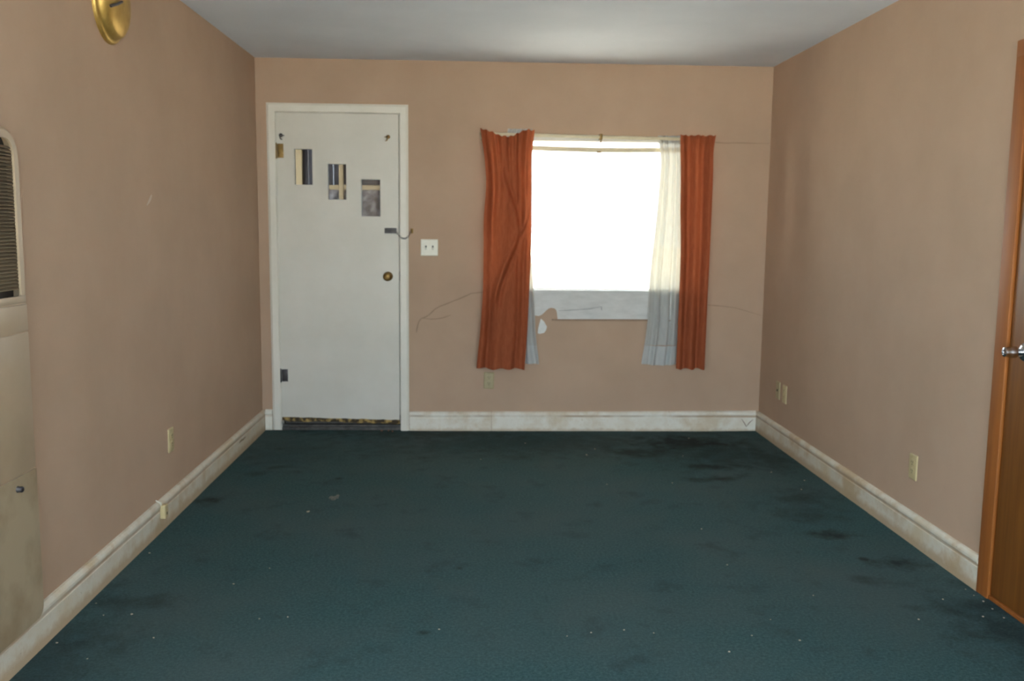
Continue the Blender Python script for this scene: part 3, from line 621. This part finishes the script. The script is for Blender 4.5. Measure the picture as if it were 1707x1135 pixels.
# ------------------------------------------------------------------ brass sconce on the left wall
sk = empty('wall_sconce', (0, -2.44, 2.26)); tag(sk, 'oval brass wall sconce plate high on left wall under ceiling', 'wall sconce')
def oval(bm, prof, cy, cz, ry, rz, n=44):
    rings = []
    for s_, x in prof:
        if s_ < 1e-6: rings.append([bm.verts.new((x, cy, cz))])
        else: rings.append([bm.verts.new((x, cy + ry * s_ * math.cos(2 * PI * k / n), cz + rz * s_ * math.sin(2 * PI * k / n))) for k in range(n)])
    for p, q in zip(rings, rings[1:]):
        for k in range(n):
            if len(q) == 1: bm.faces.new((p[k], p[(k + 1) % n], q[0]))
            else: bm.faces.new((p[k], p[(k + 1) % n], q[(k + 1) % n], q[k]))
bm = bmesh.new(); oval(bm, [(1.0, 0.0), (1.0, .008), (.985, .013), (.95, .016), (.92, .017), (.90, .024), (.86, .038), (.78, .048), (.6, .055), (.4, .058), (.2, .060), (0, .060)], -2.40, 2.228, .150, .165)
local(obj('back_plate', bm, 'brass', smooth=True, auto=60), sk)
bm = bmesh.new(); tube(bm, [(.054, -2.505, 2.182), (.064, -2.465, 2.198), (.066, -2.425, 2.216)], .006, 8); local(obj('dark_stub', bm, 'dark_metal', smooth=True, auto=40), sk)  # short dark stub across the face of the plate
bm = bmesh.new(); tube(bm, [(.044, -2.44, 2.285), (.10, -2.44, 2.280), (.13, -2.44, 2.285), (.145, -2.44, 2.30), (.146, -2.44, 2.32)], .007, 10); local(obj('arm', bm, 'brass', smooth=True), sk)
bm = bmesh.new(); lathe(bm, [(.010, 0), (.032, .010), (.034, .014), (.018, .016), (.017, .06), (.0, .062)], (.146, -2.44, 2.315), (0, 0, 1), 24); local(obj('candle_cup', bm, 'brass', smooth=True, auto=45), sk)

# ------------------------------------------------------------------ outlets, switches, jack
def plate(name, org, face, label, cat, mat, w=.070, h=.114, kind='outlet', group=None, tilt=0):
    """face: direction the plate looks; parts are built in plate coordinates: u across, v up, t out of the wall"""
    e = empty(name, org)
    e.rotation_euler = {'back': (0, tilt, 0), 'left': (0, 0, PI / 2), 'right': (0, 0, -PI / 2)}[face]
    tag(e, label, cat, group)
    mp = lambda u, v, t: (u, -t, v)
    bm = bmesh.new(); a = [bm.verts.new(mp(u, v, 0)) for u, v in rounded(-w / 2, w / 2, -h / 2, h / 2, .004, 3)]
    c = [bm.verts.new(mp(u, v, .0045)) for u, v in rounded(-w / 2 + .001, w / 2 - .001, -h / 2 + .001, h / 2 - .001, .004, 3)]
    d = [bm.verts.new(mp(u, v, .0065)) for u, v in rounded(-w / 2 + .006, w / 2 - .006, -h / 2 + .006, h / 2 - .006, .003, 3)]
    for p, q in ((a, c), (c, d)):
        for k in range(len(p)): bm.faces.new((p[k], p[(k + 1) % len(p)], q[(k + 1) % len(p)], q[k]))
    bm.faces.new(a); bm.faces.new(d); obj('cover_plate', bm, mat, e)
    if kind == 'outlet':
        for s_ in (-1, 1):
            bm = bmesh.new(); prism(bm, rounded(-.0165, .0165, s_ * .0195 - .0135, s_ * .0195 + .0135, .009, 5), .004, .0085, mp); r = obj('receptacle', bm, mat, e)
            for du in (-.0063, .0063):
                bm = bmesh.new(); prism(bm, [(du - .0011, s_ * .0195), (du + .0011, s_ * .0195), (du + .0011, s_ * .0195 + .008), (du - .0011, s_ * .0195 + .008)], .0084, .0089, mp); obj('slot', bm, 'slot', r)
            bm = bmesh.new(); lathe(bm, [(.0024, 0), (.0024, .0005)], mp(0, s_ * .0195 - .007, .0084), (0, -1, 0), 10); obj('ground_hole', bm, 'slot', r)
        bm = bmesh.new(); lathe(bm, [(.003, 0), (.0028, .0012), (0, .0016)], mp(0, 0, .0063), (0, -1, 0), 12); obj('screw', bm, mat, e)
    elif kind == 'switch':
        for du in (-.023, .023):
            bm = bmesh.new(); prism(bm, [(du - .005, -.0125), (du + .005, -.0125), (du + .005, .0125), (du - .005, .0125)], .0060, .0068, mp); obj('toggle_slot', bm, 'slot', e)
            bm = bmesh.new(); v = [bm.verts.new(mp(*q)) for q in ((du - .0045, -.010, .006), (du + .0045, -.010, .006), (du + .0045, .004, .006), (du - .0045, .004, .006), (du - .0035, -.011, .019), (du + .0035, -.011, .019), (du + .0035, -.004, .021), (du - .0035, -.004, .021))]
            for f in ((0, 1, 2, 3), (4, 5, 6, 7), (0, 1, 5, 4), (1, 2, 6, 5), (2, 3, 7, 6), (3, 0, 4, 7)): bm.faces.new([v[i] for i in f])
            obj('toggle', bm, mat, e)
            for dv in (-.030, .030):
                bm = bmesh.new(); lathe(bm, [(.003, 0), (.0028, .0012), (0, .0016)], mp(du, dv, .0063), (0, -1, 0), 12); obj('screw', bm, mat, e)
    else:                                                          # blank plate with a small round jack
        bm = bmesh.new(); lathe(bm, [(.008, 0), (.008, .003), (.005, .004), (.004, .002), (0, .002)], mp(0, 0, .006), (0, -1, 0), 16); obj('jack', bm, 'slot', e, True, 40)
    return e
plate('light_switch', (1.119, 0, 1.236), 'back', 'white double light switch plate beside the white door', 'switch', 'white_plastic', .114, .110, 'switch')
plate('wall_outlet', (1.52, 0, .345), 'back', 'dull greenish outlet on far wall beneath the wide curtain', 'outlet', 'greenish', group='wall outlets', tilt=.03)
plate('wall_outlet', (0, -1.858, .372), 'left', 'ivory outlet on the left wall', 'outlet', 'ivory', group='wall outlets')
plate('wall_outlet', (W, -.51, .349), 'right', 'ivory outlet on right wall, nearer one of the corner pair', 'outlet', 'ivory', group='wall outlets')
plate('cable_plate', (W, -.385, .353), 'right', 'dull ivory cable plate on right wall, closest to the far corner', 'outlet', 'greenish', kind='jack')
plate('wall_outlet', (W, -2.215, .337), 'right', 'ivory outlet standing alone on right wall near the wooden door', 'outlet', 'ivory', group='wall outlets')
pj = empty('phone_jack', (.017, -2.06, .075)); tag(pj, 'small ivory phone jack box screwed to the left baseboard', 'phone jack')
bm = bmesh.new(); box(bm, .0165, .042, -2.083, -2.043, .062, .124, .005, 3); local(obj('jack_box', bm, 'ivory', smooth=True, auto=40), pj)
bm = bmesh.new(); box(bm, .0415, .0425, -2.069, -2.057, .078, .090); local(obj('socket', bm, 'slot'), pj)
bm = bmesh.new(); tube(bm, [(.022, -2.075, .120), (.020, -2.078, .135), (.012, -2.085, .143), (.003, -2.09, .150)], .003); local(obj('wire_stub', bm, 'white_plastic', smooth=True), pj)

# ------------------------------------------------------------------ crumbs on the carpet
CR = [(0.622, -1.793), (0.497, -2.686), (0.113, -2.965), (0.211, -2.961), (0.351, -3.149), (0.193, -3.294), (0.048, -3.181), (1.303, -3.102), (1.462, -0.786), (0.058, -2.345), (0.598, -2.523), (0.668, -3.006), (0.764, -2.991), (0.046, -2.86), (2.109, -0.68), (2.179, -0.528), (2.14, -1.321), (2.503, -1.293), (2.474, -2.057), (2.468, -2.511), (2.478, -3.041), (2.372, -3.167), (2.261, -3.285), (3.191, -2.875), (3.011, -3.05), (2.039, -3.142), (1.824, -3.134), (3.12, -1.08), (3.171, -1.423), (3.251, -1.248), (3.259, -3.029), (3.328, -3.043), (3.33, -2.965), (2.696, -0.701), (1.75, -0.377), (2.842, -0.238), (1.941, -3.117), (2.524, -3.208), (1.739, -3.16), (2.711, -2.831), (3.33, -2.84), (3.335, -2.895), (3.33, -2.78)]
cm = []
for k in range(4):
    bm = bmesh.new(); bmesh.ops.create_icosphere(bm, subdivisions=1, radius=.006)
    for v in bm.verts:
        v.co *= random.uniform(.6, 1.3); v.co.z *= .45
    zmin = min(v.co.z for v in bm.verts)
    for v in bm.verts: v.co.z -= zmin
    me = mesh_from('carpet_crumb', bm); me.materials.append(M['crumb']); cm.append(me)
for k, (x, y) in enumerate(CR):
    o = bpy.data.objects.new('carpet_crumb', cm[k % 4]); COL.objects.link(o); o.location = (x, y, 0); o.rotation_euler.z = random.uniform(0, 6)
    f = random.uniform(.45, .8); f = {0: 1.4, 14: 1.2}.get(k, f); o.scale = (f, f, f)
    lab, grp = (('tiny pale crumb on the carpet beside the wooden door sill', 'crumbs by the wooden door') if x > 3.15 and y < -2.7 else
                ('tiny pale crumb on the carpet close to the left baseboard', 'crumbs along the left baseboard') if x < .4 else
                ('tiny pale crumb on the carpet near the far wall below the window', 'crumbs below the window') if y > -.9 else
                ('tiny pale crumb on the carpet close to the right baseboard', 'crumbs along the right baseboard') if x > 3.1 else
                ('tiny pale crumb out on the open middle of the carpet', 'crumbs on the open carpet'))
    tag(o, lab, 'crumb', grp)
bm = bmesh.new()                                                   # a flattened tuft of lint
for k in range(9):
    m4 = Matrix.Translation((.711 + random.uniform(-.016, .016), -1.555 + random.uniform(-.035, .035), .003)) @ Matrix.Diagonal((1.3, 1.6, .45, 1))
    bmesh.ops.create_icosphere(bm, subdivisions=1, radius=random.uniform(.006, .012), matrix=m4)
for v in bm.verts: v.co.z = max(v.co.z, 0)
tag(obj('lint_tuft', bm, 'lint'), 'flattened grey lint tuft on the left side of the carpet', 'lint')
rm = cm[0].copy(); rm.materials.clear(); rm.materials.append(M['crumb_red'])
for k, (x, y) in enumerate([(0.80, -.035), (.845, -.03), (.872, -.05)]):
    o = bpy.data.objects.new('debris_chip', rm); COL.objects.link(o); o.location = (x, y, 0); o.rotation_euler.z = k * 2.0; o.scale = (1.5 - .3 * k, 1.3, 1.6)
    tag(o, 'rusty chip of debris on the carpet before the door foot', 'debris', 'chips at the door foot')
